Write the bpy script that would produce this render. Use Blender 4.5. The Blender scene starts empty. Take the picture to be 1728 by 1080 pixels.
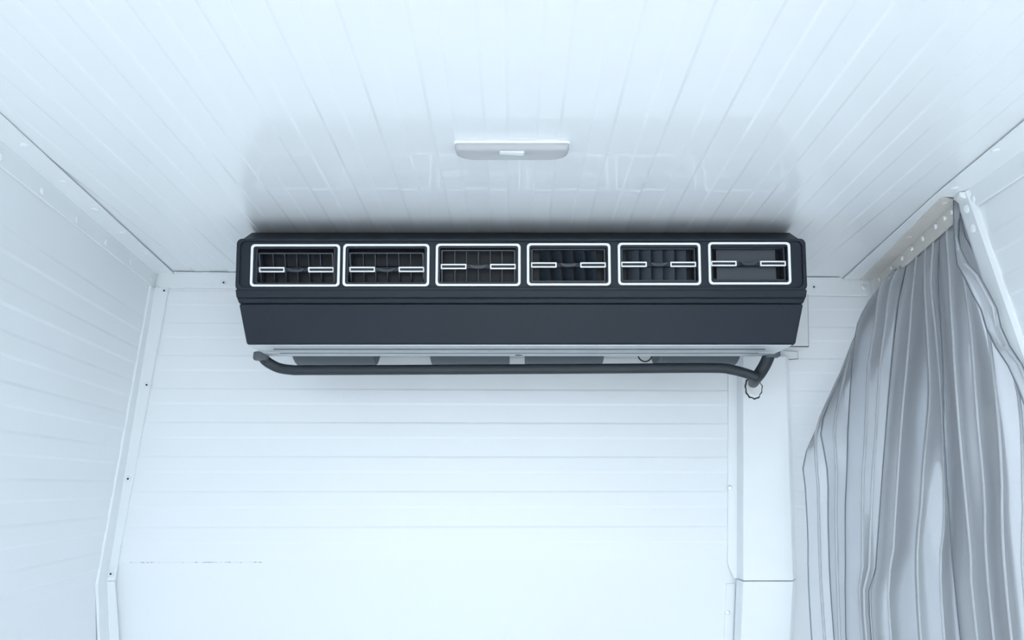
import bpy, bmesh, math, random
from mathutils import Vector, Matrix

random.seed(4)
scene = bpy.context.scene
COL = scene.collection

# ------------------------------------------------------------------ camera
# metres; x right, y towards the front bulkhead, z up; floor at z = 0, ceiling at 1.50
cam_data = bpy.data.cameras.new('camera')
cam = bpy.data.objects.new('camera', cam_data)
COL.objects.link(cam)
cam_data.sensor_width = 36.0
cam_data.lens = 36.0 * 1300.0 / 1728.0
cam_data.clip_start = 0.02
cam.location = (0, 0, 1.05)
cam.rotation_euler = (math.radians(90) + math.atan(281.0 / 1300.0), 0, 0)
scene.camera = cam

# ------------------------------------------------------------------ sky, sun, exposure
world = bpy.data.worlds.new('sky')
scene.world = world
world.use_nodes = True
bg = world.node_tree.nodes['Background']
bg.inputs['Color'].default_value = (0.775, 0.89, 1.0, 1)
bg.inputs['Strength'].default_value = 2.2

sun_data = bpy.data.lights.new('sun', 'SUN')
sun_data.energy = 2.0
sun_data.color = (1.0, 0.97, 0.93)
sun_data.angle = math.radians(1.0)
sun = bpy.data.objects.new('sun', sun_data)
COL.objects.link(sun)
sun.rotation_euler = (math.radians(38), 0, math.radians(-14))

vs = scene.view_settings
vs.view_transform = 'Standard'
vs.look = 'None'
vs.gamma = 1.0
vs.use_curve_mapping = False
vs.exposure = 0.88
scene.cycles.max_bounces = 16            # a white box: light bounces many times
scene.cycles.diffuse_bounces = 9
scene.cycles.transparent_max_bounces = 40

# ------------------------------------------------------------------ helpers
WORLD = {}


def wpos(o):
    return WORLD.get(o.name, Vector((0, 0, 0))) if o else Vector((0, 0, 0))


def tag(o, label=None, cat=None, group=None, kind=None):
    if label: o['label'] = label
    if cat: o['category'] = cat
    if group: o['group'] = group
    if kind: o['kind'] = kind
    return o


def empty(name, loc):
    o = bpy.data.objects.new(name, None)
    o.empty_display_size = 0.05
    o.location = loc
    COL.objects.link(o)
    WORLD[o.name] = Vector(loc)
    return o


class MB:
    """collects geometry in world coordinates, then becomes one mesh object"""
    def __init__(self):
        self.v = []
        self.f = []

    def add(self, vs, fs):
        n = len(self.v)
        self.v += [Vector(p) for p in vs]
        self.f += [tuple(i + n for i in q) for q in fs]
        return self

    def box(self, a, b):
        x0, y0, z0 = a
        x1, y1, z1 = b
        return self.add([(x0, y0, z0), (x1, y0, z0), (x1, y1, z0), (x0, y1, z0),
                         (x0, y0, z1), (x1, y0, z1), (x1, y1, z1), (x0, y1, z1)],
                        [(0, 3, 2, 1), (4, 5, 6, 7), (0, 1, 5, 4), (1, 2, 6, 5), (2, 3, 7, 6), (3, 0, 4, 7)])

    def hexa(self, p):
        """eight corners: four of one side, then four of the other"""
        return self.add(p, [(0, 3, 2, 1), (4, 5, 6, 7), (0, 1, 5, 4), (1, 2, 6, 5), (2, 3, 7, 6), (3, 0, 4, 7)])

    def slab(self, quad, off):
        off = Vector(off)
        q = [Vector(p) for p in quad]
        return self.hexa(q + [p + off for p in q])

    def loft(self, rings, cap=True, closed=True):
        n = len(rings[0])
        vs = [p for r in rings for p in r]
        fs = []
        for k in range(len(rings) - 1):
            for i in range(n if closed else n - 1):
                j = (i + 1) % n
                fs.append((k * n + i, k * n + j, (k + 1) * n + j, (k + 1) * n + i))
        if cap:
            fs.append(tuple(range(n - 1, -1, -1)))
            fs.append(tuple((len(rings) - 1) * n + i for i in range(n)))
        return self.add(vs, fs)

    def tube(self, pts, r, seg=12, cap=True):
        pts = [Vector(p) for p in pts]
        rr = r if isinstance(r, (list, tuple)) else [r] * len(pts)
        rings = []
        up = None
        for i, p in enumerate(pts):
            t = (pts[min(i + 1, len(pts) - 1)] - pts[max(i - 1, 0)]).normalized()
            if up is None:
                up = Vector((0, 0, 1)) if abs(t.z) < 0.9 else Vector((1, 0, 0))
            s = t.cross(up).normalized()
            up = s.cross(t).normalized()
            rings.append([p + (s * math.cos(a) + up * math.sin(a)) * rr[i]
                          for a in [2 * math.pi * k / seg for k in range(seg)]])
        return self.loft(rings, cap)

    def build(self, name, mat, parent=None, origin=None, smooth=False, bevel=None, angle=40):
        if origin is None:
            origin = sum(self.v, Vector((0, 0, 0))) / max(1, len(self.v))
        origin = Vector(origin)
        me = bpy.data.meshes.new(name)
        me.from_pydata([p - origin for p in self.v], [], self.f)
        bm = bmesh.new()
        bm.from_mesh(me)
        bmesh.ops.recalc_face_normals(bm, faces=bm.faces)
        bm.to_mesh(me)
        bm.free()
        me.materials.append(mat)
        o = bpy.data.objects.new(name, me)
        COL.objects.link(o)
        o.location = origin - wpos(parent)
        if parent: o.parent = parent
        WORLD[o.name] = origin
        if smooth:
            for p in me.polygons: p.use_smooth = True
        if bevel:
            m = o.modifiers.new('bevel', 'BEVEL')
            m.width = bevel
            m.segments = 3
            m.limit_method = 'ANGLE'
            m.angle_limit = math.radians(angle)
            for p in me.polygons: p.use_smooth = True
            m.harden_normals = True
        return o


def copy_part(o, parent, delta):
    """a copy of one part, shifted by delta in the world"""
    c = o.copy()
    COL.objects.link(c)
    c.parent = parent
    c.location = wpos(o) + Vector(delta) - wpos(parent)
    WORLD[c.name] = wpos(o) + Vector(delta)
    return c


def spline(pts, n):
    """n points on a Catmull-Rom curve"""
    P = [Vector(p) for p in pts]
    out = []
    m = len(P) - 1
    for k in range(n):
        t = k / (n - 1) * m
        i = min(int(t), m - 1)
        u = t - i
        p0, p1, p2, p3 = P[max(i - 1, 0)], P[i], P[i + 1], P[min(i + 2, m)]
        out.append(0.5 * ((2 * p1) + (p2 - p0) * u + (2 * p0 - 5 * p1 + 4 * p2 - p3) * u * u
                          + (3 * p1 - p0 - 3 * p2 + p3) * u ** 3))
    return out


def rrect(w, h, r, n=5):
    """rounded rectangle outline, counter-clockwise, centred"""
    out = []
    for cx, cy, a0 in ((w / 2 - r, h / 2 - r, 0), (-w / 2 + r, h / 2 - r, 90),
                       (-w / 2 + r, -h / 2 + r, 180), (w / 2 - r, -h / 2 + r, 270)):
        for k in range(n + 1):
            a = math.radians(a0 + 90 * k / n)
            out.append((cx + r * math.cos(a), cy + r * math.sin(a)))
    return out


# ------------------------------------------------------------------ materials
def mat(name, color, rough=0.5, metal=0.0, spec=0.5, coat=0.0, bump=None, vary=None, coat_rough=0.05):
    m = bpy.data.materials.new(name)
    m.use_nodes = True
    nt = m.node_tree
    b = nt.nodes['Principled BSDF']
    b.inputs['Base Color'].default_value = (*color, 1)
    b.inputs['Roughness'].default_value = rough
    b.inputs['Metallic'].default_value = metal
    b.inputs['Specular IOR Level'].default_value = spec
    b.inputs['Coat Weight'].default_value = coat
    b.inputs['Coat Roughness'].default_value = coat_rough
    tc = nt.nodes.new('ShaderNodeTexCoord')
    if vary:
        scale, amount = vary
        nz = nt.nodes.new('ShaderNodeTexNoise')
        nz.inputs['Scale'].default_value = scale
        nz.inputs['Detail'].default_value = 4
        nt.links.new(tc.outputs['Object'], nz.inputs['Vector'])
        mx = nt.nodes.new('ShaderNodeMix')
        mx.data_type = 'RGBA'
        mx.inputs['A'].default_value = (*[c * (1 - amount) for c in color], 1)
        mx.inputs['B'].default_value = (*[min(1, c * (1 + amount)) for c in color], 1)
        nt.links.new(nz.outputs['Fac'], mx.inputs['Factor'])
        nt.links.new(mx.outputs['Result'], b.inputs['Base Color'])
    if bump:
        scale, strength, dist = bump
        nz = nt.nodes.new('ShaderNodeTexNoise')
        nz.inputs['Scale'].default_value = scale
        nz.inputs['Detail'].default_value = 3
        nt.links.new(tc.outputs['Object'], nz.inputs['Vector'])
        bp = nt.nodes.new('ShaderNodeBump')
        bp.inputs['Strength'].default_value = strength
        bp.inputs['Distance'].default_value = dist
        nt.links.new(nz.outputs['Fac'], bp.inputs['Height'])
        nt.links.new(bp.outputs['Normal'], b.inputs['Normal'])
        nt.links.new(bp.outputs['Normal'], b.inputs['Coat Normal'])
    return m


def clear_mat(name, tint, body, clear, rough=0.12, spec=1.45, through=0.5):
    """clear-ish plastic: tinted see-through film + a little milky body + a glossy surface"""
    m = bpy.data.materials.new(name)
    m.use_nodes = True
    nt = m.node_tree
    nt.nodes.remove(nt.nodes['Principled BSDF'])
    out = nt.nodes['Material Output']
    tr = nt.nodes.new('ShaderNodeBsdfTransparent')
    tr.inputs['Color'].default_value = (*tint, 1)
    df = nt.nodes.new('ShaderNodeBsdfDiffuse')
    tl = nt.nodes.new('ShaderNodeBsdfTranslucent')
    for n in (df, tl): n.inputs['Color'].default_value = (*body, 1)
    m1 = nt.nodes.new('ShaderNodeMixShader')
    m1.inputs['Fac'].default_value = through
    nt.links.new(df.outputs[0], m1.inputs[1])
    nt.links.new(tl.outputs[0], m1.inputs[2])
    m2 = nt.nodes.new('ShaderNodeMixShader')
    m2.inputs['Fac'].default_value = clear
    nt.links.new(m1.outputs[0], m2.inputs[1])
    nt.links.new(tr.outputs[0], m2.inputs[2])
    gl = nt.nodes.new('ShaderNodeBsdfGlossy')
    gl.inputs['Roughness'].default_value = rough
    fr = nt.nodes.new('ShaderNodeFresnel')
    fr.inputs['IOR'].default_value = spec
    m3 = nt.nodes.new('ShaderNodeMixShader')
    nt.links.new(fr.outputs[0], m3.inputs['Fac'])
    nt.links.new(m2.outputs[0], m3.inputs[1])
    nt.links.new(gl.outputs[0], m3.inputs[2])
    nt.links.new(m3.outputs[0], out.inputs['Surface'])
    return m


WHITE = (0.865, 0.885, 0.90)
M = {
    'ceiling': mat('glossy white ceiling panel', WHITE, 0.34, coat=0.6, coat_rough=0.03, bump=(7, 0.015, 0.01), vary=(5, 0.012)),
    'panel': mat('white wall panel', WHITE, 0.32, bump=(9, 0.05, 0.01), vary=(4, 0.015)),
    'trim': mat('white painted trim', (0.86, 0.885, 0.895), 0.35, bump=(22, 0.05, 0.006), vary=(14, 0.03)),
    'white_plate': mat('chipped white plate', (0.80, 0.82, 0.82), 0.45, bump=(30, 0.1, 0.004), vary=(30, 0.05)),
    'sealant': mat('white sealant', (0.86, 0.87, 0.86), 0.6, bump=(60, 0.3, 0.004)),
    'floor': mat('pale grey floor', (0.74, 0.76, 0.77), 0.5, vary=(8, 0.05)),
    'ground': mat('pale concrete', (0.5, 0.5, 0.49), 0.85, vary=(3, 0.1)),
    'body': mat('dark slate plastic', (0.014, 0.020, 0.030), 0.45, spec=0.3, bump=(260, 0.12, 0.0008), vary=(12, 0.05)),
    'dark': mat('near black plastic', (0.012, 0.016, 0.024), 0.5),
    'vane': mat('dark vane plastic', (0.03, 0.04, 0.054), 0.35),
    'rim': mat('white rim plastic', (0.93, 0.94, 0.95), 0.3),
    'tray': mat('galvanised drip tray', (0.62, 0.645, 0.66), 0.35, metal=0.4, bump=(40, 0.08, 0.003), vary=(18, 0.12)),
    'blower': mat('grey blower plastic', (0.07, 0.085, 0.10), 0.5),
    'hose': mat('black rubber hose', (0.022, 0.028, 0.036), 0.5, bump=(120, 0.1, 0.001)),
    'fitting': mat('grey hose fitting', (0.09, 0.105, 0.115), 0.5),
    'alu': mat('brushed aluminium', (0.74, 0.705, 0.66), 0.42, metal=0.1, bump=(90, 0.06, 0.001), vary=(26, 0.08)),
    'screw': mat('bright screw metal', (0.92, 0.92, 0.92), 0.25, metal=0.35),
    'hole': mat('dark hole', (0.02, 0.022, 0.025), 0.7),
    'wall_added_grey': mat('grey of the added wall', (0.34, 0.35, 0.37), 0.85, vary=(3, 0.15)),
    'pvc': clear_mat('clear ribbed curtain plastic', (0.985, 0.988, 0.992), (0.89, 0.915, 0.955), 0.54, 0.17, through=0.45),
    'pvc_rib': clear_mat('curtain rib plastic', (0.98, 0.985, 0.995), (0.94, 0.965, 0.99), 0.15, 0.04, spec=1.7),
    'pvc_edge': clear_mat('curtain cut edge plastic', (0.75, 0.8, 0.84), (0.38, 0.42, 0.48), 0.55, 0.15),
    'lens': clear_mat('frosted lamp lens', (0.97, 0.97, 0.98), (0.9, 0.91, 0.93), 0.35, 0.2, through=0.2),
    'lamp_dark': mat('lamp holder', (0.66, 0.64, 0.62), 0.5),
}


def add_scuff(m, z0, x0, x1):
    """a flaked dark scratch along one height of the painted wall"""
    nt = m.node_tree
    b = nt.nodes['Principled BSDF']
    geo = nt.nodes.new('ShaderNodeNewGeometry')
    sep = nt.nodes.new('ShaderNodeSeparateXYZ')
    nt.links.new(geo.outputs['Position'], sep.inputs[0])

    def math_node(op, a, bb=None):
        n = nt.nodes.new('ShaderNodeMath')
        n.operation = op
        for i, v in enumerate((a, bb)):
            if v is None: continue
            if isinstance(v, (int, float)): n.inputs[i].default_value = v
            else: nt.links.new(v, n.inputs[i])
        return n.outputs[0]
    dz = math_node('ABSOLUTE', math_node('SUBTRACT', sep.outputs['Z'], z0))
    near = math_node('LESS_THAN', dz, 0.0014)
    inx = math_node('MULTIPLY', math_node('GREATER_THAN', sep.outputs['X'], x0), math_node('LESS_THAN', sep.outputs['X'], x1))
    nz = nt.nodes.new('ShaderNodeTexNoise')
    nz.inputs['Scale'].default_value = 150
    nz.inputs['Detail'].default_value = 3
    nt.links.new(geo.outputs['Position'], nz.inputs['Vector'])
    fl = math_node('ADD', math_node('MULTIPLY', math_node('GREATER_THAN', nz.outputs['Fac'], 0.56), 0.8), 0.18)
    fac = math_node('MULTIPLY', math_node('MULTIPLY', near, inx), math_node('MULTIPLY', fl, 0.45))
    mx = nt.nodes.new('ShaderNodeMix')
    mx.data_type = 'RGBA'
    src = b.inputs['Base Color'].links[0].from_socket
    nt.links.new(src, mx.inputs['A'])
    mx.inputs['B'].default_value = (0.2, 0.25, 0.26, 1)
    nt.links.new(fac, mx.inputs['Factor'])
    nt.links.new(mx.outputs['Result'], b.inputs['Base Color'])


M['panel_front'] = M['panel'].copy()
M['panel_front'].name = 'white bulkhead panel'
add_scuff(M['panel_front'], 0.902, -0.76, -0.50)

# ------------------------------------------------------------------ the van box
REAR = -0.62
CEIL = 1.50


def yback(x):
    return 1.624 + 0.032 * x


LEFT = [(1.66, -0.7737), (1.5995, -0.7655), (0.9441, -0.6765), (0.84, -0.664), (REAR, -0.64)]     # y, x of the left top corner
LEAN_L = 0.06
RIGHT = [(1.70, 0.8086), (1.6523, 0.7998), (1.1575, 0.7085), (1.135, 0.704), (0.975, 0.6966), (REAR, 0.66)]
LEAN_R = 0.095


def interp(tab, y):
    for (ya, xa), (yb, xb) in zip(tab, tab[1:]):
        if ya >= y >= yb:
            return xa + (xb - xa) * (ya - y) / (ya - yb)
    return tab[0][1] if y > tab[0][0] else tab[-1][1]


def xl(y, z): return interp(LEFT, y) - LEAN_L * (CEIL - z)
def xr(y, z): return interp(RIGHT, y) + LEAN_R * (CEIL - z)


def jamb_y(z):
    """rear edge of the side door opening at height z"""
    return 1.150 - 0.165 * (CEIL - z) if z > 0.9 else 1.051 - 0.03 * (0.9 - z)


o = MB().box((-1.0, REAR, -0.04), (1.1, 2.1, 0.0)).build('floor', M['floor'])
tag(o, 'pale grey flat floor of the van box below the picture', 'floor', kind='structure')
o = MB().box((-30, -40, -0.62), (30, 40, -0.55)).build('ground_outside', M['ground'])
tag(o, 'pale concrete yard outside the open rear doors', 'ground', kind='structure')

# ceiling with raised strips running front to back
ceiling = MB().box((-0.86, REAR, CEIL), (1.0, 1.75, CEIL + 0.04)).build('ceiling', M['ceiling'], origin=(0, 0.5, CEIL))
tag(ceiling, 'glossy white ribbed ceiling of the van box', 'ceiling', kind='structure')


def fan(x, y): return x * (1 + 0.08 * (y - 1.07))


for k in range(-14, 5):
    x1 = 0.339 + 0.0685 * k
    x0 = x1 - 0.034
    rings = []
    for y in (1.635, 0.2, REAR):
        a, b = fan(x0, y), fan(x1, y)
        rings.append([(a, y, CEIL), (a + 0.004, y, CEIL - 0.0009), (b - 0.004, y, CEIL - 0.0009), (b, y, CEIL)])
    MB().loft(rings).build('panel_strip', M['ceiling'], ceiling)

# front bulkhead: upright above the crease, sloping forward below it
CREASE = 0.868
mb = MB()
vs_, fs_ = [], []
xs = (-0.92, 1.0)
rows = [(1.53, 0.0), (0.905, 0.0), (0.0, 0.312)]
for z, dy in rows:
    for x in xs: vs_.append((x, yback(x) + dy, z))
for z, dy in rows:
    for x in xs: vs_.append((x, yback(x) + dy + 0.04, z))
mb.add(vs_, [(0, 1, 3, 2), (2, 3, 5, 4), (6, 8, 9, 7), (8, 10, 11, 9), (0, 6, 7, 1), (4, 5, 11, 10), (0, 2, 8, 6), (2, 4, 10, 8), (1, 7, 9, 3), (3, 9, 11, 5)])
wall_front = mb.build('wall_front', M['panel_front'], origin=(0, 1.624, CREASE))
tag(wall_front, 'white ribbed front bulkhead behind the air conditioner', 'wall', kind='structure')
first = None
for k in range(8):
    zt = 1.4615 - 0.0700 * k
    if first is None:
        rings = []
        for x in (-0.80, 0.83):
            y = yback(x)
            rings.append([(x, y, zt), (x, y - 0.0008, zt - 0.004), (x, y - 0.0008, zt - 0.030), (x, y, zt - 0.035)])
        first = MB().loft(rings).build('panel_strip', M['panel_front'], wall_front)
    else:
        copy_part(first, wall_front, (0, 0, -0.0700 * k))

# left wall
def side_wall(name, xf, ys, zs, thick, material):
    mb = MB()
    n = len(ys)
    vs_ = [(xf(y, z), y, z) for z in zs for y in ys] + [(xf(y, z) + thick, y, z) for z in zs for y in ys]
    m = len(zs) * n
    fs_ = []
    for i in range(len(zs) - 1):
        for j in range(n - 1):
            a = i * n + j
            fs_ += [(a, a + 1, a + n + 1, a + n), (m + a, m + a + n, m + a + n + 1, m + a + 1)]
    for j in range(n - 1):
        fs_ += [(j, m + j, m + j + 1, j + 1)]
        a = (len(zs) - 1) * n + j
        fs_ += [(a, a + 1, m + a + 1, m + a)]
    for i in range(len(zs) - 1):
        a = i * n
        fs_ += [(a, a + n, m + a + n, m + a)]
        a = i * n + n - 1
        fs_ += [(a, m + a, m + a + n, a + n)]
    mb.add(vs_, fs_)
    return mb.build(name, material)


wall_left = side_wall('wall_left', xl, (1.66, 1.5995, 0.9441, 0.84, REAR), (1.54, CREASE), -0.04, M['panel'])
tag(wall_left, 'white ribbed left side wall of the van box', 'wall', kind='structure')
low = side_wall('wall_left', lambda y, z: xl(y, CREASE), (2.0, 1.66, 1.5995, 0.9441, 0.84, REAR), (CREASE, 0.0), -0.04, M['panel'])
low.parent = wall_left
low.name = 'lower_panel'
low.location = WORLD.get('wall_left.001', Vector()) - wpos(wall_left)
first = None
for k in range(8):
    zt = 1.397 - 0.0670 * k
    d = 0.0670 * k
    if first is None:
        rings = []
        for y in (1.585, 0.9441, 0.84, REAR):
            ring = []
            for dz, p in ((0, 0), (0.005, 0.0010), (0.031, 0.0010), (0.036, 0)):
                z = zt - dz
                ring.append((xl(y, z) + p, y + p * 0.13, z))
            rings.append(ring)
        first = MB().loft(rings).build('panel_strip', M['panel'], wall_left)
    else:
        copy_part(first, wall_left, (-LEAN_L * d, 0, -d))

# right wall behind the side door opening (towards the rear)
mb = MB()
zs = [1.54, 1.4, 1.3, 1.2, 1.1, 1.0, 0.9, 0.5, 0.0]
grid = []
for z in zs:
    grid.append([(xr(y, z), y, z) for y in (jamb_y(z), 0.975, REAR)])
for th in (0, 0.05):
    for r in grid: mb.v += [Vector((p[0] + th, p[1], p[2])) for p in r]
m_ = len(zs) * 3
for i in range(len(zs) - 1):
    for j in range(2):
        a = i * 3 + j
        mb.f += [(a, a + 1, a + 4, a + 3), (m_ + a, m_ + a + 3, m_ + a + 4, m_ + a + 1)]
    mb.f += [(i * 3, i * 3 + 3, m_ + i * 3 + 3, m_ + i * 3), (i * 3 + 2, m_ + i * 3 + 2, m_ + i * 3 + 5, i * 3 + 5)]
wall_right = mb.build('wall_right', M['panel'])
tag(wall_right, 'white ribbed right side wall behind the side door opening', 'wall', kind='structure')
for k in range(9):
    zt = 1.42 - 0.067 * k
    rings = []
    for y in (jamb_y(zt) - 0.035, 0.96, REAR):
        ring = []
        for dz, p in ((0, 0), (0.005, 0.0010), (0.031, 0.0010), (0.036, 0)):
            ring.append((xr(y, zt - dz) - p, y, zt - dz))
        rings.append(ring)
    MB().loft(rings).build('panel_strip', M['panel'], wall_right)

# front pillar between the bulkhead and the side door opening
mb = MB()
rings = []
for z in (1.5, CREASE, 0.0):
    x = xr(1.63, z)
    rings.append([(x - 0.004, 1.612, z), (x + 0.16, 1.612, z), (x + 0.16, 1.72, z), (x - 0.004, 1.72, z)])
mb.loft(rings)
pillar = mb.build('trim_pillar', M['trim'], bevel=0.004)
tag(pillar, 'narrow white pillar at the front end of the strip curtain', 'pillar', kind='structure')

# side door opening: bare metal frame; a grey wall is added outside to set the light there
door = empty('door_1', (0.93, 1.38, 0.0))
tag(door, 'bare metal frame of the open side doorway behind the clear strip curtain', 'doorway', kind='structure')
mb = MB()
mb.slab([(0.800, 1.16, 1.500), (0.890, 1.66, 1.500), (0.905, 1.66, 1.452), (0.815, 1.16, 1.452)], (0.03, 0, 0))
mb.build('header', M['alu'], door, bevel=0.004)
mb = MB()
mb.slab([(0.836, 1.355, 1.482), (0.843, 1.392, 1.482), (0.848, 1.392, 1.440), (0.841, 1.355, 1.440)], (0.012, 0, 0))
mb.build('latch_slot', M['hole'], door)
yard = MB().box((2.1, -3.0, -0.55), (2.3, 5.0, 3.4)).build('wall_added', M['wall_added_grey'])
tag(yard, 'grey wall added outside to set the light behind the strip curtain', 'wall', kind='structure')
# rear return of the door opening, bare metal
mb = MB()
rings = []
for z in (1.5, 1.3, 1.1, 0.9, 0.0):
    x = xr(1.1, z) + 0.05
    y = jamb_y(z)
    rings.append([(x, y, z), (x + 0.16, y, z), (x + 0.16, y - 0.03, z), (x, y - 0.03, z)])
mb.loft(rings)
mb.build('rear_return', M['alu'], door)

# ------------------------------------------------------------------ trims
def rivets(pts, nrm, parent, name='rivet', r=0.0062, h=0.0022, material=None):
    """shallow dome heads"""
    nrm = Vector(nrm).normalized()
    t = nrm.cross(Vector((0.3, 0.4, 0.8))).normalized()
    b = nrm.cross(t)
    first = None
    for p in pts:
        p = Vector(p)
        if first is None:
            rings = []
            for rr, hh in ((1, 0), (0.93, 0.5), (0.65, 0.88), (0.25, 1.0)):
                rings.append([p + (t * math.cos(a) + b * math.sin(a)) * r * rr + nrm * h * hh
                              for a in [2 * math.pi * k / 12 for k in range(12)]])
            first = MB().loft(rings).build(name, material or M['trim'], parent, origin=p, smooth=True)
        else:
            copy_part(first, parent, p - wpos(first))


def countersunk(pts, nrm, parent, r=0.0058):
    """a washer-like dimple ring with a dark drive recess: screw > recess"""
    nrm = Vector(nrm).normalized()
    t = nrm.cross(Vector((0.3, 0.4, 0.8))).normalized()
    b = nrm.cross(t)
    for p in pts:
        p = Vector(p)
        A = [2 * math.pi * k / 14 for k in range(14)]
        rings = [[p + (t * math.cos(a) + b * math.sin(a)) * r * q + nrm * h for a in A]
                 for q, h in ((1.0, 0.0), (0.9, 0.0014), (0.55, 0.0012), (0.35, 0.0004))]
        s = MB().loft(rings).build('screw', M['trim'], parent, origin=p, smooth=True)
        rings = [[p + (t * math.cos(a) + b * math.sin(a)) * r * q + nrm * h for a in A]
                 for q, h in ((0.36, 0.0005), (0.30, 0.0013))]
        MB().loft(rings).build('recess', M['hole'], s, origin=p)


# left ceiling corner: angle strip, one flange on the ceiling, one on the wall
LA = [(1.5990, -0.7264), (1.5712, -0.7226), (0.8686, -0.6274), (0.80, -0.619), (REAR, -0.595)]
trim = empty('trim_1', (-0.70, 1.2, CEIL))
tag(trim, 'white riveted corner strip between the ceiling and the left wall', 'corner trim', kind='structure')
mb = MB()
rings = []
for y in (1.598, 1.2, 0.9441, 0.85, REAR):
    a, b = interp(LA, y), xl(y, CEIL)
    zt = CEIL - 0.0026
    rings.append([(a, y, zt), (a - 0.001, y, zt - 0.0014), (b, y, zt - 0.0014), (b, y, zt)])
mb.loft(rings)
mb.build('ceiling_flange', M['trim'], trim)
mb = MB()
rings = []
for y in (1.598, 1.2, 0.9441, 0.85, REAR):
    z1 = 1.4656
    rings.append([(xl(y, CEIL) + 0.0005, y, CEIL - 0.001), (xl(y, CEIL) + 0.003, y, CEIL - 0.003),
                  (xl(y, z1) + 0.003, y, z1), (xl(y, z1) + 0.0005, y, z1 - 0.001)])
mb.loft(rings)
mb.build('wall_flange', M['trim'], trim)
rivets([(x, y, CEIL - 0.004) for x, y in ((-0.652, 0.957), (-0.671, 1.080), (-0.687, 1.200), (-0.700, 1.320), (-0.717, 1.445), (-0.737, 1.566))], (0, 0, -1), trim)
rivets([(xl(y, z) + 0.003, y, z) for y, z in ((0.950, 1.476), (1.069, 1.476), (1.191, 1.475), (1.316, 1.476), (1.442, 1.478), (1.567, 1.477))], (0.99, 0.13, -0.06), trim)

# right ceiling corner strip: the ceiling flange runs the whole length, the wall flange only behind the door
RA = [(1.66, 0.732), (1.6374, 0.7291), (1.1274, 0.662), (0.8888, 0.6405), (REAR, 0.60)]
RT = [(1.66, 0.772), (1.6473, 0.7686), (1.1448, 0.6752), (1.13, 0.673)]
trim = empty('trim_2', (0.68, 1.1, CEIL))
tag(trim, 'white riveted corner strip between the ceiling and the right wall', 'corner trim', kind='structure')
mb = MB()
rings = []
for y in (1.64, 1.4, 1.146):
    a, b = interp(RA, y), interp(RT, y) + 0.001
    zt = CEIL - 0.0026
    rings.append([(a, y, zt), (a + 0.001, y, zt - 0.0014), (b, y, zt - 0.0014), (b, y, zt)])
mb.loft(rings)
rings = []
for y in (1.146, 1.1274, 0.9751, 0.8888, REAR):
    a, b = interp(RA, y), xr(y, CEIL) + 0.001
    zt = CEIL - 0.0026
    rings.append([(a, y, zt), (a + 0.001, y, zt - 0.0014), (b, y, zt - 0.0014), (b, y, zt)])
mb.loft(rings)
mb.build('ceiling_flange', M['trim'], trim)
mb = MB()
rings = []
for y in (1.128, 0.9751, 0.80, REAR):
    z1 = 1.466
    rings.append([(xr(y, CEIL) - 0.0005, y, CEIL - 0.001), (xr(y, CEIL) - 0.003, y, CEIL - 0.003),
                  (xr(y, z1) - 0.003, y, z1), (xr(y, z1) - 0.0005, y, z1 - 0.001)])
mb.loft(rings)
mb.build('wall_flange', M['trim'], trim)
rivets([(x, y, CEIL - 0.004) for x, y in ((0.656, 0.973), (0.677, 1.108))], (0, 0, -1), trim)
rivets([(xr(y, z) - 0.003, y, z) for y, z in ((0.975, 1.477), (1.108, 1.478))], (-0.99, 0, -0.09), trim)

# strip along the rear edge of the door opening
trim = empty('trim_3', (0.75, 1.08, 1.2))
tag(trim, 'white sloping edge strip down the rear side of the door opening', 'door trim', kind='structure')
mb = MB()
rings = []
for z in (1.494, 1.45, 1.4, 1.3, 1.2, 1.1, 1.0, 0.9, 0.5, 0.02):
    y = jamb_y(z)
    w = 0.040
    rings.append([(xr(y, z) - 0.003, y + 0.004, z), (xr(y, z) - 0.006, y - 0.004, z),
                  (xr(y - w, z) - 0.0065, y - w + 0.006, z), (xr(y - w, z) - 0.003, y - w, z), (xr(y - w, z) + 0.02, y - w + 0.002, z), (xr(y, z) + 0.05, y + 0.004, z)])
mb.loft(rings)
mb.build('edge_strip', M['trim'], trim)
rivets([(xr(jamb_y(z) - 0.02, z) - 0.006, jamb_y(z) - 0.02, z) for z in (1.468, 1.435)], (-0.99, -0.1, -0.1), trim, r=0.0075)
mb = MB()
mb.add([(0.690, 1.120, CEIL - 0.0045), (0.706, 1.120, CEIL - 0.0045), (0.711, 1.152, CEIL - 0.0045), (0.696, 1.150, CEIL - 0.0045),
        (0.690, 1.120, CEIL - 0.013), (0.706, 1.118, CEIL - 0.020), (0.709, 1.152, CEIL - 0.018), (0.699, 1.150, CEIL - 0.010)],
       [(0, 3, 2, 1), (4, 5, 6, 7), (0, 1, 5, 4), (1, 2, 6, 5), (2, 3, 7, 6), (3, 0, 4, 7)])
mb.build('sealant_dab', M['sealant'], trim, bevel=0.003)

# strip along the top of the bulkhead
trim = empty('trim_4', (0, 1.62, 1.48))
tag(trim, 'white screwed strip along the top edge of the bulkhead', 'corner trim', kind='structure')
mb = MB()
rings = []
for x, zb in ((-0.757, 1.466), (0.0, 1.468), (0.783, 1.459)):
    y = yback(x)
    rings.append([(x, y - 0.002, CEIL - 0.001), (x, y - 0.0045, CEIL - 0.002), (x, y - 0.0045, zb + 0.002), (x, y - 0.002, zb)])
mb.loft(rings)
mb.build('wall_flange', M['trim'], trim)
mb = MB()
rings = []
for x in (-0.722, 0.722):
    y = yback(x)
    rings.append([(x, y, CEIL - 0.0024), (x, y, CEIL - 0.004), (x, y - 0.014, CEIL - 0.004), (x, y - 0.016, CEIL - 0.0024)])
mb.loft(rings)
mb.build('ceiling_flange', M['trim'], trim)
countersunk([(-0.619, 1.5997, 1.478), (0.664, 1.6408, 1.479)], (0, -1, 0), trim)
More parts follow.
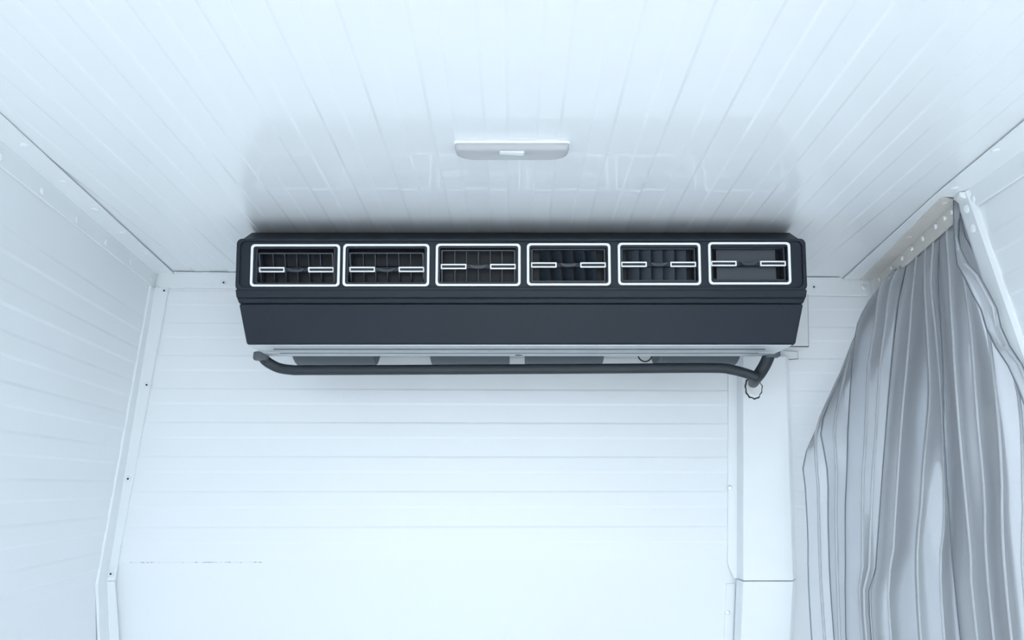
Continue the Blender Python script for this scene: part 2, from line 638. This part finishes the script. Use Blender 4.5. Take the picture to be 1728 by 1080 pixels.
rivets([(0.775, yback(0.775) - 0.0045, 1.479)], (0, -1, 0), trim, name='bolt', r=0.007, h=0.004, material=M['screw'])

# upright strip in the left front corner
trim = empty('trim_5', (-0.79, 1.6, 1.2))
tag(trim, 'white upright corner strip screwed beside the left wall', 'corner trim', kind='structure')
def strip_x(z): return -0.7354 - (1.461 - z) * 0.0845
mb = MB()
rings = []
for z in (1.466, CREASE):
    a, b = xl(1.6, z), strip_x(z)
    rings.append([(a, 1.5995 - 0.0022, z), (a, 1.5995 - 0.005, z), (b, 1.6005 - 0.005, z), (b + 0.001, 1.6005 - 0.0022, z)])
mb.loft(rings)
mb.build('upper_flange', M['trim'], trim)
mb = MB()
rings = []
for z, dy in ((CREASE - 0.001, 0.0), (0.3, 0.30 * (CREASE - 0.3) / CREASE)):
    a, b = xl(1.6, CREASE), strip_x(CREASE)
    rings.append([(a, 1.5995 + dy - 0.002, z), (a, 1.5995 + dy - 0.005, z), (b, 1.6005 + dy - 0.005, z), (b + 0.001, 1.6005 + dy - 0.002, z)])
mb.loft(rings)
mb.build('lower_flange', M['trim'], trim)
mb = MB()
rings = []
for z, dy, w in ((1.463, 0, 0.028), (CREASE, 0, 0.052), (0.3, 0.19, 0.05)):
    zz = max(z, CREASE)
    y1, y0 = 1.5995 + dy, 1.5995 + dy - w
    rings.append([(xl(y1, zz), y1, z), (xl(y1, zz) + 0.004, y1, z), (xl(y0, zz) + 0.004, y0, z), (xl(y0, zz), y0 - 0.002, z)])
mb.loft(rings)
mb.build('side_flange', M['trim'], trim)
countersunk([(-0.743, 1.5955, 1.459), (-0.760, 1.595, 1.2566), (-0.7785, 1.5945, 1.0653), (-0.793, 1.594, 0.8812)], (0, -1, 0), trim)

# boxed-in upright cover at the right of the bulkhead
trim = empty('trim_6', (0.52, 1.62, 1.1))
tag(trim, 'white boxed upright cover on the bulkhead below the hose hole', 'pipe cover', kind='structure')
def cov_l(z): return 0.481 - 0.062 * (1.2745 - z)
def cov_r(z): return 0.5745 - 0.042 * (1.31 - z)
PRO = 0.044
def cover(z1, z0, dy1, dy0, name):
    rings = []
    for z, dy in ((z1, dy1), (z0, dy0)):
        zz = max(z, CREASE)
        a, b = cov_l(zz), cov_r(zz)
        y = yback(0.52) + dy
        rings.append([(a, y, z), (a + 0.001, y - PRO, z), (b, y - PRO, z), (b + 0.022, y, z)])
    MB().loft(rings).build(name, M['trim'], trim, bevel=0.0025)
cover(1.318, CREASE, 0, 0, 'upper_cover')
cover(CREASE - 0.0015, 0.3, 0.0005, 0.2086, 'lower_cover')
mb = MB()
rings = []
for z in (1.318, CREASE + 0.03, CREASE):
    a = cov_l(z)
    w = 0.019 if z > CREASE + 0.01 else 0.006
    y = yback(0.47)
    rings.append([(a - w, y - 0.0022, z), (a - w, y - 0.0042, z), (a, y - 0.0042, z), (a, y - 0.0022, z)])
mb.loft(rings)
mb.build('side_flange', M['trim'], trim)
mb = MB()
rings = []
for z, dy in ((CREASE - 0.012, 0.0165), (0.3, 0.2086)):
    a = cov_l(CREASE)
    y = yback(0.47) + dy
    rings.append([(a - 0.018, y - 0.001, z), (a - 0.018, y - 0.003, z), (a, y - 0.003, z), (a, y - 0.001, z)])
mb.loft(rings)
mb.build('side_flange', M['trim'], trim)
rivets([(0.452, yback(0.45) - 0.0042, 1.0476), (0.4425, yback(0.45) + 0.037 - 0.003, 0.7975)], (0, -1, 0), trim, name='screw', r=0.0052, h=0.0028, material=M['screw'])

# loose cover plates peeping out at the right end of the unit
mb = MB()
mb.slab([(0.50, 1.638, 1.347), (0.640, 1.6425, 1.3465), (0.6475, 1.6425, 1.462), (0.50, 1.638, 1.462)], (0, -0.006, 0))
o = mb.build('cover_plate', M['white_plate'], bevel=0.001)
MB().slab([(0.50, 1.640, 1.3455), (0.6415, 1.6435, 1.3450), (0.649, 1.6435, 1.462), (0.50, 1.640, 1.462)], (0, -0.004, 0)).build('gap_shade', M['fitting'], o)  # dark backing stands in for the shaded gap round the plate
tag(o, 'white rectangular plate behind the right end of the air conditioner', 'plate')
mb = MB()
mb.slab([(0.578, 1.640, 1.317), (0.6156, 1.6415, 1.3195), (0.6156, 1.6415, 1.334), (0.578, 1.640, 1.336)], (0, -0.004, 0))
o = mb.build('patch_plate', M['white_plate'], bevel=0.0008)
MB().slab([(0.5775, 1.6415, 1.3158), (0.6166, 1.6425, 1.3184), (0.6166, 1.6425, 1.3345), (0.5775, 1.6415, 1.336)], (0, -0.003, 0)).build('gap_shade', M['fitting'], o)  # gap shade round the patch, made as a dark sheet
tag(o, 'small white patch plate just above the boxed upright cover', 'plate')

# ------------------------------------------------------------------ air conditioner
CX = 0.0155
AC = empty('air_conditioner', (CX, 1.40, 1.286))
tag(AC, 'long dark slate air conditioner with six white-rimmed vents under the ceiling', 'air conditioner')


def prism(poly, halves, name, material, parent=AC, bevel=None, angle=40, cx=CX):
    """poly of (y, z) with a half width for each point"""
    mb = MB()
    mb.loft([[(cx - h, y, z) for (y, z), h in zip(poly, halves)], [(cx + h, y, z) for (y, z), h in zip(poly, halves)]])
    return mb.build(name, material, parent, bevel=bevel, angle=angle)


# face frame of reference: u = x, v up along the face, w out of the face
FO = Vector((CX, 1.2525, 1.4165))
VD = Vector((0, -0.117, 0.993)).normalized()
WD = Vector((0, -0.993, -0.117)).normalized()
def face(u, v, w): return FO + Vector((u, 0, 0)) + VD * v + WD * w


HW = 0.4815
VENTS = [(-0.366, 0.151, 1.415), (-0.2125, 0.146, 1.4155), (-0.0572, 0.1435, 1.416), (0.0958, 0.1415, 1.4168), (0.2488, 0.140, 1.4175), (0.4012, 0.139, 1.4186)]
HOLE_W, HOLE_H = 0.136, 0.064
VENTC = [(x - CX, z - 1.4165) for x, w, z in VENTS]

# upper body behind the face
prism([(1.322, 1.4965), (1.262, 1.462), (1.292, 1.452), (1.304, 1.356), (1.47, 1.356), (1.47, 1.4965)],
      [HW + 0.002, HW - 0.001, HW - 0.004, HW - 0.006, HW - 0.006, HW + 0.002], 'upper_body', M['body'])
# face rim: rounded ring
mb = MB()
N = 5
outer = rrect(2 * HW, 0.089, 0.009, N)
inner = rrect(2 * HW - 0.013, 0.079, 0.009, N)
rings = [[face(u, v, -0.040) for u, v in outer], [face(u, v, 0.0005) for u, v in outer],
         [face(u * 0.9985, v * 0.98, 0.003) for u, v in outer], [face(u, v + 0.0005, 0.003) for u, v in inner],
         [face(u * 0.998, (v + 0.0005) * 0.98, -0.002) for u, v in inner], [face(u * 0.998, (v + 0.0005) * 0.98, -0.040) for u, v in inner]]
mb.loft(rings, cap=False)
mb.build('face_rim', M['body'], AC, bevel=0.0012, angle=25)
# face panel with six openings
us = [-HW + 0.006]
for u, v in VENTC: us += [u - HOLE_W / 2, u + HOLE_W / 2]
us.append(HW - 0.006)
mb = MB()
for i in range(len(us) - 1):
    a, b = us[i], us[i + 1]
    if i % 2 == 0:
        mb.hexa([face(a, -0.04, -0.006), face(b, -0.04, -0.006), face(b, -0.04, -0.001), face(a, -0.04, -0.001),
                 face(a, 0.0405, -0.006), face(b, 0.0405, -0.006), face(b, 0.0405, -0.001), face(a, 0.0405, -0.001)])
    else:
        vc = VENTC[i // 2][1]
        for v0, v1 in ((-0.04, vc - HOLE_H / 2), (vc + HOLE_H / 2, 0.0405)):
            mb.hexa([face(a, v0, -0.006), face(b, v0, -0.006), face(b, v0, -0.001), face(a, v0, -0.001),
                     face(a, v1, -0.006), face(b, v1, -0.006), face(b, v1, -0.001), face(a, v1, -0.001)])
mb.build('face_panel', M['body'], AC)
# lip below the face and the lower cover
prism([(1.2560, 1.3745), (1.2600, 1.3615), (1.2640, 1.3600), (1.2680, 1.3530), (1.30, 1.3520), (1.30, 1.3745)],
      [HW, HW - 0.001, HW - 0.0015, HW - 0.0035, HW - 0.006, HW - 0.002], 'lower_lip', M['body'], bevel=0.0022, angle=20)
prism([(1.2675, 1.3522), (1.2995, 1.2885), (1.31, 1.2875), (1.40, 1.300), (1.40, 1.3522)],
      [HW - 0.0035, HW - 0.0105, HW - 0.0105, HW - 0.014, HW - 0.006], 'lower_cover', M['body'], bevel=0.0035, angle=30)
# drip tray with two pressed grooves
mb = MB()
prof = [(1.3035, 1.2868), (1.330, 1.2866), (1.3325, 1.2882), (1.335, 1.2864), (1.368, 1.2862), (1.3705, 1.2878), (1.373, 1.2860), (1.408, 1.2858), (1.4105, 1.289), (1.4105, 1.300), (1.3035, 1.300)]
def tray_h(y): return HW - 0.0125 - 0.004 * (y - 1.30) / 0.11
mb.loft([[(CX - tray_h(y), y, z) for y, z in prof], [(CX + tray_h(y) - 0.004, y, z) for y, z in prof]])
tray = mb.build('drip_tray', M['tray'], AC)
mb = MB()
A = [2 * math.pi * k / 24 for k in range(24)]
mb.loft([[(0.0119 + 0.016 * q * math.cos(a), 1.389 + 0.012 * q * math.sin(a), z) for a in A] for q, z in ((1, 1.2862), (0.85, 1.2846), (0.5, 1.2846), (0.42, 1.2856))])
for y in (1.3345, 1.3730):
    MB().box((CX - 0.435, y, 1.2852), (CX + 0.43, y + 0.0035, 1.2872)).build('groove_shade', M['fitting'], tray)  # dark strips imitate the shade in the pressed grooves
drain = mb.build('drain_boss', M['tray'], tray, smooth=False)
mb = MB()
mb.loft([[(0.0119 + 0.0075 * q * math.cos(a), 1.389 + 0.0055 * q * math.sin(a), z) for a in A] for q, z in ((1, 1.2854), (0.8, 1.2838))])
mb.build('drain_plug', M['fitting'], AC)
# four blower housings at the back of the unit
for x0, x1 in ((-0.4284, -0.2708), (-0.1599, -0.0047), (0.0257, 0.1798), (0.2848, 0.4447)):
    mb = MB()
    rings = []
    for x, k in ((x0, 0.94), (x0 + 0.004, 1.0), (x1 - 0.004, 1.0), (x1, 0.94)):
        rings.append([(x, 1.515 + 0.068 * k * math.cos(a), 1.352 + 0.068 * k * math.sin(a)) for a in [2 * math.pi * q / 28 for q in range(28)]])
    mb.loft(rings)
    mb.build('blower_housing', M['blower'], AC, bevel=0.002)
mb = MB()
mb.box((CX - 0.45, 1.42, 1.352), (CX + 0.45, 1.60, 1.492))
mb.build('rear_casing', M['blower'], AC, bevel=0.004)


# vents -------------------------------------------------------------
def ring_between(mb, outer, inner, w0, w1, f):
    n = len(outer)
    vs_ = [f(u, v, w1) for u, v in outer] + [f(u, v, w1) for u, v in inner] + [f(u, v, w0) for u, v in outer] + [f(u, v, w0) for u, v in inner]
    fs_ = []
    for i in range(n):
        j = (i + 1) % n
        fs_ += [(i, j, n + j, n + i), (2 * n + i, 3 * n + i, 3 * n + j, 2 * n + j), (i, 2 * n + i, 2 * n + j, j), (n + i, n + j, 3 * n + j, 3 * n + i)]
    mb.add(vs_, fs_)


TILT = [-0.34, -0.34, -0.10, 0.0, 0.02, 0.04]
for n, ((vx, vw, vz), (uc, vc)) in enumerate(zip(VENTS, VENTC)):
    def loc(u, v, w, uc=uc, vc=vc): return face(uc + u, vc + v, w)
    # housing: the part itself, a dark open box in the face
    mb = MB()
    a, b = rrect(HOLE_W - 0.001, HOLE_H - 0.001, 0.003), rrect(HOLE_W - 0.007, HOLE_H - 0.006, 0.002)
    ring_between(mb, a, b, -0.036, -0.0008, loc)
    mb.add([loc(u, v, -0.0365) for u, v in a] + [loc(u, v, -0.0355) for u, v in a],
           [tuple(range(len(a))), tuple(range(2 * len(a) - 1, len(a) - 1, -1))])
    vent = mb.build('vent', M['dark'], AC, origin=loc(0, 0, 0))
    # white rim
    mb = MB()
    kx = vw
    ring_between(mb, rrect(kx, 0.0725, 0.0065), rrect(kx - 0.0082, 0.0725 - 0.0076, 0.0042), -0.0008, 0.0022, loc)
    mb.build('white_rim', M['rim'], vent, origin=loc(0, 0, 0), bevel=0.0008)
    # swivelling insert
    ca, sa = math.cos(TILT[n]), math.sin(TILT[n])
    def ins(u, v, w, loc=loc, ca=ca, sa=sa):
        w += 0.016                                   # turn about a pivot 16 mm behind the insert face
        return loc(u, v * ca + w * sa, -v * sa + w * ca - 0.024)
    mb = MB()
    ring_between(mb, rrect(0.1265, 0.0570, 0.002), rrect(0.1215, 0.0530, 0.0012), -0.016, 0.0, ins)
    mb.build('insert_frame', M['vane'], vent, origin=loc(0, 0, 0))
    first = None
    yaw = (0, 0, 0, 0.75, 1.05, 1.42)[n]
    cy, sy = math.cos(yaw), math.sin(yaw)
    span = 0.1205 / 6
    for k in range(5):
        u0 = (k - 2) * span
        mb = MB()
        pts = []
        half = 0.0065 if n < 3 else 0.0102
        for v in (-0.0263, 0.0263):
            for du, dw in ((-0.0006, half), (0.0006, half), (0.0006, -half), (-0.0006, -half)):
                pts.append(ins(u0 + du * cy + dw * sy, v, -0.0105 - (0.0015 if n > 2 else 0) + dw * cy - du * sy))
        mb.hexa(pts)
        mb.build('vane', M['vane'], vent, origin=ins(u0, 0, -0.008))
    # middle blade and two white outlined slots
    mb = MB()
    mb.hexa([ins(-0.060, -0.0032, -0.012), ins(0.060, -0.0032, -0.012), ins(0.060, -0.0032, 0.0015), ins(-0.060, -0.0032, 0.0015),
             ins(-0.060, 0.0032, -0.012), ins(0.060, 0.0032, -0.012), ins(0.060, 0.0032, 0.0015), ins(-0.060, 0.0032, 0.0015)])
    mb.build('blade', M['dark'], vent, origin=loc(0, 0, 0))
    for s in (-1, 1):
        mb = MB()
        def slot(u, v, w, s=s): return ins(s * 0.0418 + u, v, w)
        ring_between(mb, rrect(0.0435, 0.0088, 0.0008, 2), rrect(0.0393, 0.0044, 0.0004, 2), -0.0005, 0.0030, slot)
        mb.build('white_slot', M['rim'], vent, origin=slot(0, 0, 0))
    mb = MB()
    prof = [(-0.016, 0.0028), (-0.011, 0.0028), (-0.006, 0.001), (0.006, 0.001), (0.011, 0.0028), (0.016, 0.0028), (0.011, -0.0022), (0.006, -0.004), (-0.006, -0.004), (-0.011, -0.0022)]
    mb.loft([[ins(u, v, 0.0014) for u, v in prof], [ins(u * 0.95, v * 0.9, 0.0055) for u, v in prof]])
    mb.build('thumb_tab', M['vane'], vent, origin=loc(0, 0, 0))

# ------------------------------------------------------------------ drain hose
run = spline([(-0.4600, 1.400, 1.286), (-0.4560, 1.412, 1.2775), (-0.4367, 1.42, 1.2667), (-0.4122, 1.42, 1.2622), (-0.3791, 1.42, 1.2615), (-0.2, 1.42, 1.2622),
              (0.0, 1.42, 1.2633), (0.2, 1.42, 1.2645), (0.3705, 1.42, 1.2656), (0.4089, 1.42, 1.2622), (0.4381, 1.42, 1.2544), (0.4560, 1.42, 1.2470)], 70)
hose = MB().tube(run, 0.0094, 14).build('drain_hose', M['hose'], AC, smooth=True)
hose['label'] = 'black rubber drain hose slung below the unit'
branch = spline([(0.4745, 1.400, 1.290), (0.4710, 1.412, 1.275), (0.4640, 1.425, 1.2590), (0.4625, 1.45, 1.2510), (0.4760, 1.51, 1.2500), (0.5020, 1.597, 1.2610), (0.512, 1.63, 1.267)], 40)
MB().tube(branch, [0.0112] * 20 + [0.0112 - 0.0002 * k for k in range(20)], 14).build('wall_branch', M['hose'], hose, smooth=True)
for x, z in ((-0.4615, 1.2835), (0.4780, 1.2885)):
    mb = MB()
    mb.loft([[(x + 0.0135 * math.cos(a) * k, 1.398 + 0.013 * math.sin(a) * k, z + dz) for a in [2 * math.pi * q / 8 + 0.39 for q in range(8)]]
             for dz, k in ((0.008, 1.0), (-0.003, 1.05), (-0.007, 0.9))])
    mb.build('fitting', M['fitting'], hose, bevel=0.001)

# foam round the hose hole
mb = MB()
A = [2 * math.pi * k / 40 for k in range(40)]
ysl = yback(0.52) - PRO
def oval(k, y, jit=0.0):
    pts = []
    for i, a in enumerate(A):
        r = k * (1 + jit * math.sin(5 * a + 1.3) * 0.6 + jit * math.sin(11 * a))
        pts.append((0.5025 + 0.0165 * r * math.cos(a), y, 1.2505 + 0.0215 * r * math.sin(a)))
    return pts
collar = empty('foam_collar', (0.5025, ysl, 1.2505))
tag(collar, 'white foam collar sealing the hose hole in the boxed cover', 'sealant')
MB().loft([oval(1.12, ysl + 0.001, 0.05), oval(1.10, ysl - 0.0012, 0.05)]).build('hole_edge', M['hole'], collar)
MB().loft([oval(0.98, ysl + 0.001, 0.03), oval(0.95, ysl - 0.0035, 0.04), oval(0.82, ysl - 0.005, 0.06), oval(0.60, ysl - 0.0035, 0.09)]).build('foam', M['sealant'], collar, smooth=True)

# black cable loop hanging behind the tray
pts = [(0.2535 + 0.0135 * math.cos(a), 1.45, 1.297 + 0.0145 * math.sin(a)) for a in [math.pi * (1 + k / 18) for k in range(19)]]
pts = [(pts[0][0], 1.45, 1.352)] + pts + [(pts[-1][0], 1.45, 1.352)]
o = MB().tube(pts, 0.0014, 8).build('cable_loop', M['hose'], smooth=True)
tag(o, 'thin black cable loop hanging in the gap under the air conditioner', 'cable')

# ------------------------------------------------------------------ ceiling lamp
lamp = empty('ceiling_lamp', (0, 0.976, CEIL - 0.003))
tag(lamp, 'small rounded clear interior lamp on the white ceiling', 'lamp')
LY = 0.9705
def plan(w, h, z, rn=0.005, rf=0.024, n=8):
    """outline seen from above: tight corners on the rear side, wide ones on the front side"""
    rn, rf = min(rn, h * 0.3), min(rf, h * 0.62)
    out = []
    for cx, cy, r, a0 in ((w / 2 - rf * 1.25, h / 2 - rf, rf, 0), (-w / 2 + rf * 1.25, h / 2 - rf, rf, 90), (-w / 2 + rn, -h / 2 + rn, rn, 180), (w / 2 - rn, -h / 2 + rn, rn, 270)):
        for k in range(n + 1):
            a = math.radians(a0 + 90 * k / n)
            out.append((cx + r * (1.25 if r == rf else 1) * math.cos(a), LY + cy + r * math.sin(a), z))
    return out
MB().loft([plan(0.1555, 0.0405, CEIL - 0.0005), plan(0.1555, 0.0405, CEIL - 0.0030), plan(0.1535, 0.0385, CEIL - 0.0036)]).build('base', M['rim'], lamp)
mb = MB()
mb.loft([plan(0.1530, 0.0380, CEIL - 0.0036), plan(0.1530, 0.0380, CEIL - 0.0065), plan(0.1500, 0.0350, CEIL - 0.0115), plan(0.1440, 0.0300, CEIL - 0.0125)])
mb.build('lens', M['lens'], lamp, bevel=0.0012, angle=15)
for s in (-1, 1):
    MB().box((s * 0.045 - 0.013, LY - 0.006, CEIL - 0.0105), (s * 0.045 + 0.013, LY + 0.008, CEIL - 0.006)).build('bulb_holder', M['lamp_dark'], lamp, bevel=0.001)
mb = MB()
mb.hexa([(-0.017, LY - 0.0140, CEIL - 0.0120), (0.017, LY - 0.0140, CEIL - 0.0120), (0.017, LY - 0.004, CEIL - 0.0120), (-0.017, LY - 0.004, CEIL - 0.0120),
         (-0.016, LY - 0.0130, CEIL - 0.0136), (0.016, LY - 0.0130, CEIL - 0.0150), (0.015, LY - 0.005, CEIL - 0.0156), (-0.016, LY - 0.005, CEIL - 0.0138)])
mb.build('switch', M['white_plate'], lamp, bevel=0.0008)

# ------------------------------------------------------------------ strip curtain
curtain = empty('strip_curtain', (0.70, 1.35, 0.05))
tag(curtain, 'clear ribbed plastic strip curtain hanging from a metal rail', 'curtain')

# metal rail: an angle in the ceiling corner
def corner_x(y): return interp(RIGHT, y)
mb = MB()
zt = CEIL - 0.0034
mb.hexa([(interp(RT, 1.645), 1.645, zt), (corner_x(1.650), 1.650, zt), (corner_x(1.158), 1.158, zt), (interp(RT, 1.145), 1.145, zt),
         (interp(RT, 1.645), 1.645, zt - 0.0024), (corner_x(1.650), 1.650, zt - 0.0024), (corner_x(1.158), 1.158, zt - 0.0024), (interp(RT, 1.145), 1.145, zt - 0.0024)])
rail = mb.build('rail', M['alu'], curtain)
mb = MB()
z1, z0 = zt - 0.0042, 1.4655
mb.hexa([(corner_x(1.655) - 0.002, 1.655, z1), (corner_x(1.655) + 0.001, 1.655, z1), (corner_x(1.158) + 0.001, 1.158, z1), (corner_x(1.158) - 0.002, 1.158, z1),
         (corner_x(1.655) - 0.002, 1.655, z0), (corner_x(1.655) + 0.001, 1.655, z0), (corner_x(1.158) + 0.001, 1.158, z0), (corner_x(1.158) - 0.002, 1.158, z0)])
mb.build('rail_flange', M['alu'], rail)
rivets([(x, y, zt - 0.0024) for x, y in ((0.6953, 1.168), (0.7252, 1.340), (0.749, 1.457), (0.7794, 1.628))], (0, 0, -1), curtain, name='rivet', r=0.0058, h=0.002, material=M['alu'])
rivets([(corner_x(y) - 0.002, y, z) for y, z in ((1.1774, 1.4830), (1.2078, 1.4830), (1.2495, 1.4830), (1.3154, 1.4830), (1.3742, 1.4830), (1.4348, 1.4825), (1.5043, 1.4825), (1.5897, 1.4825))],
       (-0.983, 0.182, 0), curtain, name='bolt', r=0.0052, h=0.0045, material=M['screw'])

CURVES = {
    'sil': [(0.796, 1.6, 1.478), (0.718, 1.573, 1.365), (0.663, 1.543, 1.275), (0.607, 1.512, 1.185), (0.56, 1.5, 1.102), (0.558, 1.5, 1.051), (0.556, 1.5, 0.964), (0.548, 1.5, 0.776), (0.548, 1.5, 0.06)],
    'D3': [(0.791, 1.57, 1.478), (0.704, 1.536, 1.333), (0.651, 1.513, 1.257), (0.592, 1.483, 1.163), (0.595, 1.48, 1.099), (0.595, 1.48, 1.051), (0.588, 1.48, 0.963), (0.583, 1.48, 0.779), (0.583, 1.48, 0.06)],
    'D2': [(0.785, 1.54, 1.478), (0.757, 1.54, 1.448), (0.697, 1.509, 1.328), (0.641, 1.482, 1.23), (0.633, 1.463, 1.165), (0.626, 1.46, 1.073), (0.618, 1.46, 1.003), (0.604, 1.46, 0.813), (0.602, 1.46, 0.783), (0.602, 1.46, 0.06)],
    'D1': [(0.781, 1.52, 1.478), (0.75, 1.52, 1.445), (0.717, 1.511, 1.401), (0.687, 1.5, 1.342), (0.642, 1.465, 1.178), (0.627, 1.46, 1.073), (0.618, 1.46, 1.003), (0.604, 1.46, 0.813), (0.602, 1.46, 0.783), (0.602, 1.46, 0.06)],
    'Rm1': [(0.774, 1.48, 1.478), (0.739, 1.48, 1.442), (0.718, 1.47, 1.368), (0.685, 1.456, 1.264), (0.657, 1.44, 1.124), (0.646, 1.44, 1.051), (0.632, 1.44, 0.89), (0.623, 1.44, 0.787), (0.623, 1.44, 0.06)],
    'E': [(0.765, 1.43, 1.478), (0.733, 1.423, 1.361), (0.696, 1.413, 1.211), (0.671, 1.41, 1.085), (0.639, 1.41, 0.893), (0.624, 1.41, 0.792), (0.624, 1.41, 0.06)],
    'R0': [(0.754, 1.37, 1.478), (0.727, 1.37, 1.325), (0.696, 1.37, 1.174), (0.673, 1.37, 1.043), (0.655, 1.37, 0.933), (0.637, 1.37, 0.799), (0.637, 1.37, 0.06)],
    'R1': [(0.744, 1.32, 1.478), (0.733, 1.32, 1.402), (0.725, 1.32, 1.276), (0.717, 1.32, 1.19), (0.688, 1.32, 1.043), (0.659, 1.32, 0.809), (0.659, 1.32, 0.06)],
    'R2': [(0.737, 1.28, 1.478), (0.722, 1.28, 1.391), (0.72, 1.28, 1.307), (0.714, 1.28, 1.166), (0.699, 1.28, 1.009), (0.676, 1.28, 0.816), (0.676, 1.28, 0.06)],
    'ED': [(0.732, 1.255, 1.478), (0.717, 1.254, 1.384), (0.708, 1.251, 1.261), (0.695, 1.25, 1.13), (0.689, 1.25, 1.024), (0.683, 1.25, 0.822), (0.683, 1.25, 0.06)],
    'R3': [(0.726, 1.22, 1.478), (0.72, 1.22, 1.432), (0.712, 1.22, 1.331), (0.702, 1.22, 1.161), (0.695, 1.22, 0.946), (0.69, 1.22, 0.827), (0.69, 1.22, 0.06)],
    'R4': [(0.719, 1.18, 1.478), (0.715, 1.18, 1.387), (0.715, 1.18, 1.287), (0.708, 1.18, 1.157), (0.704, 1.18, 1.044), (0.691, 1.18, 0.834), (0.691, 1.18, 0.06)],
    'R5': [(0.716, 1.166, 1.478), (0.722, 1.165, 1.407), (0.722, 1.149, 1.287), (0.708, 1.13, 1.153), (0.703, 1.13, 1.075), (0.686, 1.13, 0.843), (0.686, 1.13, 0.06)],
    'R6': [(0.716, 1.166, 1.478), (0.732, 1.165, 1.378), (0.735, 1.139, 1.278), (0.727, 1.107, 1.167), (0.707, 1.1, 1.015), (0.692, 1.1, 0.849), (0.692, 1.1, 0.06)],
    'R7': [(0.716, 1.166, 1.478), (0.738, 1.165, 1.368), (0.739, 1.127, 1.258), (0.736, 1.092, 1.166), (0.716, 1.08, 1.015), (0.703, 1.08, 0.853), (0.703, 1.08, 0.06)],
    'HL': [(0.695, 1.145, 1.49), (0.689, 1.14, 1.447), (0.675, 1.12, 1.384), (0.675, 1.11, 1.349), (0.688, 1.09, 1.275), (0.701, 1.08, 1.215), (0.711, 1.07, 1.163), (0.722, 1.06, 1.074), (0.718, 1.06, 0.914), (0.718, 1.06, 0.06)],
    'HR': [(0.712, 1.15, 1.492), (0.701, 1.15, 1.451), (0.688, 1.13, 1.413), (0.69, 1.12, 1.384), (0.699, 1.1, 1.331), (0.713, 1.09, 1.264), (0.722, 1.07, 1.19), (0.733, 1.04, 1.098), (0.736, 1.03, 0.928), (0.736, 1.03, 0.06)],
    'KL': [(0.712, 1.16, 1.474), (0.702, 1.155, 1.433), (0.695, 1.14, 1.39), (0.703, 1.13, 1.34), (0.717, 1.12, 1.288), (0.732, 1.11, 1.228), (0.747, 1.1, 1.15), (0.756, 1.1, 0.987), (0.756, 1.1, 0.06)],
    'KR': [(0.72, 1.165, 1.476), (0.712, 1.16, 1.444), (0.718, 1.15, 1.408), (0.723, 1.14, 1.366), (0.733, 1.13, 1.312), (0.75, 1.12, 1.247), (0.769, 1.11, 1.168), (0.78, 1.11, 0.986), (0.78, 1.11, 0.06)],
}
NZ = 40


def by_z(curve):
    """resample a curve at even heights on its smooth line"""
    d = spline(curve, 160)
    out = []
    zt_, zb_ = d[0].z, d[-1].z
    for k in range(NZ):
        t = k / (NZ - 1)
        z = zt_ + (zb_ - zt_) * (0.55 * t + 0.45 * t * t)
        for p, q in zip(d, d[1:]):
            if p.z >= z >= q.z:
                s = 0 if p.z == q.z else (p.z - z) / (p.z - q.z)
                out.append(p.lerp(q, s))
                break
        else:
            out.append(d[-1].copy())
    return out


def make_strip(names, bow, off, ribs, edges=(True, True), ripple=0.0):
    """a strip through several guide lines; ribs sit on the guide lines named (by index, may be fractional)"""
    G = [by_z(CURVES[n]) for n in names]
    m = len(G) - 1
    per = 8
    nu = m * per + 1
    rows = []
    for k in range(NZ):
        t = k / (NZ - 1)
        env = min(1, t * 9)
        pts = spline([g[k] for g in G], nu) if m > 1 else [G[0][k].lerp(G[1][k], i / (nu - 1)) for i in range(nu)]
        d = pts[-1] - pts[0]
        nrm = Vector((d.y, -d.x, 0))
        nrm = nrm.normalized() if nrm.length > 1e-6 else Vector((-1, 0, 0))
        if nrm.x > 0: nrm = -nrm
        row = []
        for i, p in enumerate(pts):
            u = i / per
            h = bow * abs(math.sin(math.pi * u)) * env + ripple * math.sin(2 * math.pi * (0.8 * u + 0.6 * t)) * env
            row.append(p + nrm * (h + off * env))
        rows.append((row, nrm))
    mb = MB()
    mb.loft([r for r, _ in rows], cap=False, closed=False)
    s = mb.build('strip', M['pvc'], curtain, smooth=True)
    sol = s.modifiers.new('thickness', 'SOLIDIFY')
    sol.thickness = 0.002
    sol.offset = 0

    def along(u, lift):
        out = []
        for row, nrm in rows:
            f = u * per
            i = min(int(f), nu - 2)
            out.append(row[i].lerp(row[i + 1], f - i) + nrm * lift)
        return out
    for u in ribs:
        MB().tube(along(u, 0.0014), 0.0024, 8).build('rib', M['pvc_rib'], s, smooth=True)
    for u, flag in ((0.0, edges[0]), (float(m), edges[1])):
        if flag:
            MB().tube(along(u, 0.0), 0.0011, 5).build('cut_edge', M['pvc_edge'], s, smooth=True)
    return s


make_strip(('sil', 'D3', 'D2'), 0.002, 0.000, (0.6,), (True, False))
make_strip(('D3', 'D1', 'Rm1'), 0.002, 0.004, (0.5,), (True, False))
make_strip(('D1', 'Rm1', 'E'), 0.002, 0.009, (1.0, 1.5), (True, True))
make_strip(('E', 'R0', 'R1'), 0.002, 0.004, (1.0,), (False, False))
make_strip(('R0', 'R1', 'R2', 'ED'), 0.002, 0.000, (1.0, 2.0), (False, True))
make_strip(('R2', 'R3', 'R4', 'R5', 'R6', 'R7'), 0.001, -0.004, (1.0, 2.0, 3.0, 4.0), (False, True))
make_strip(('KL', 'KR'), 0.002, 0.000, (0.5,))
make_strip(('HL', 'HR'), 0.002, 0.004, (0.72,))
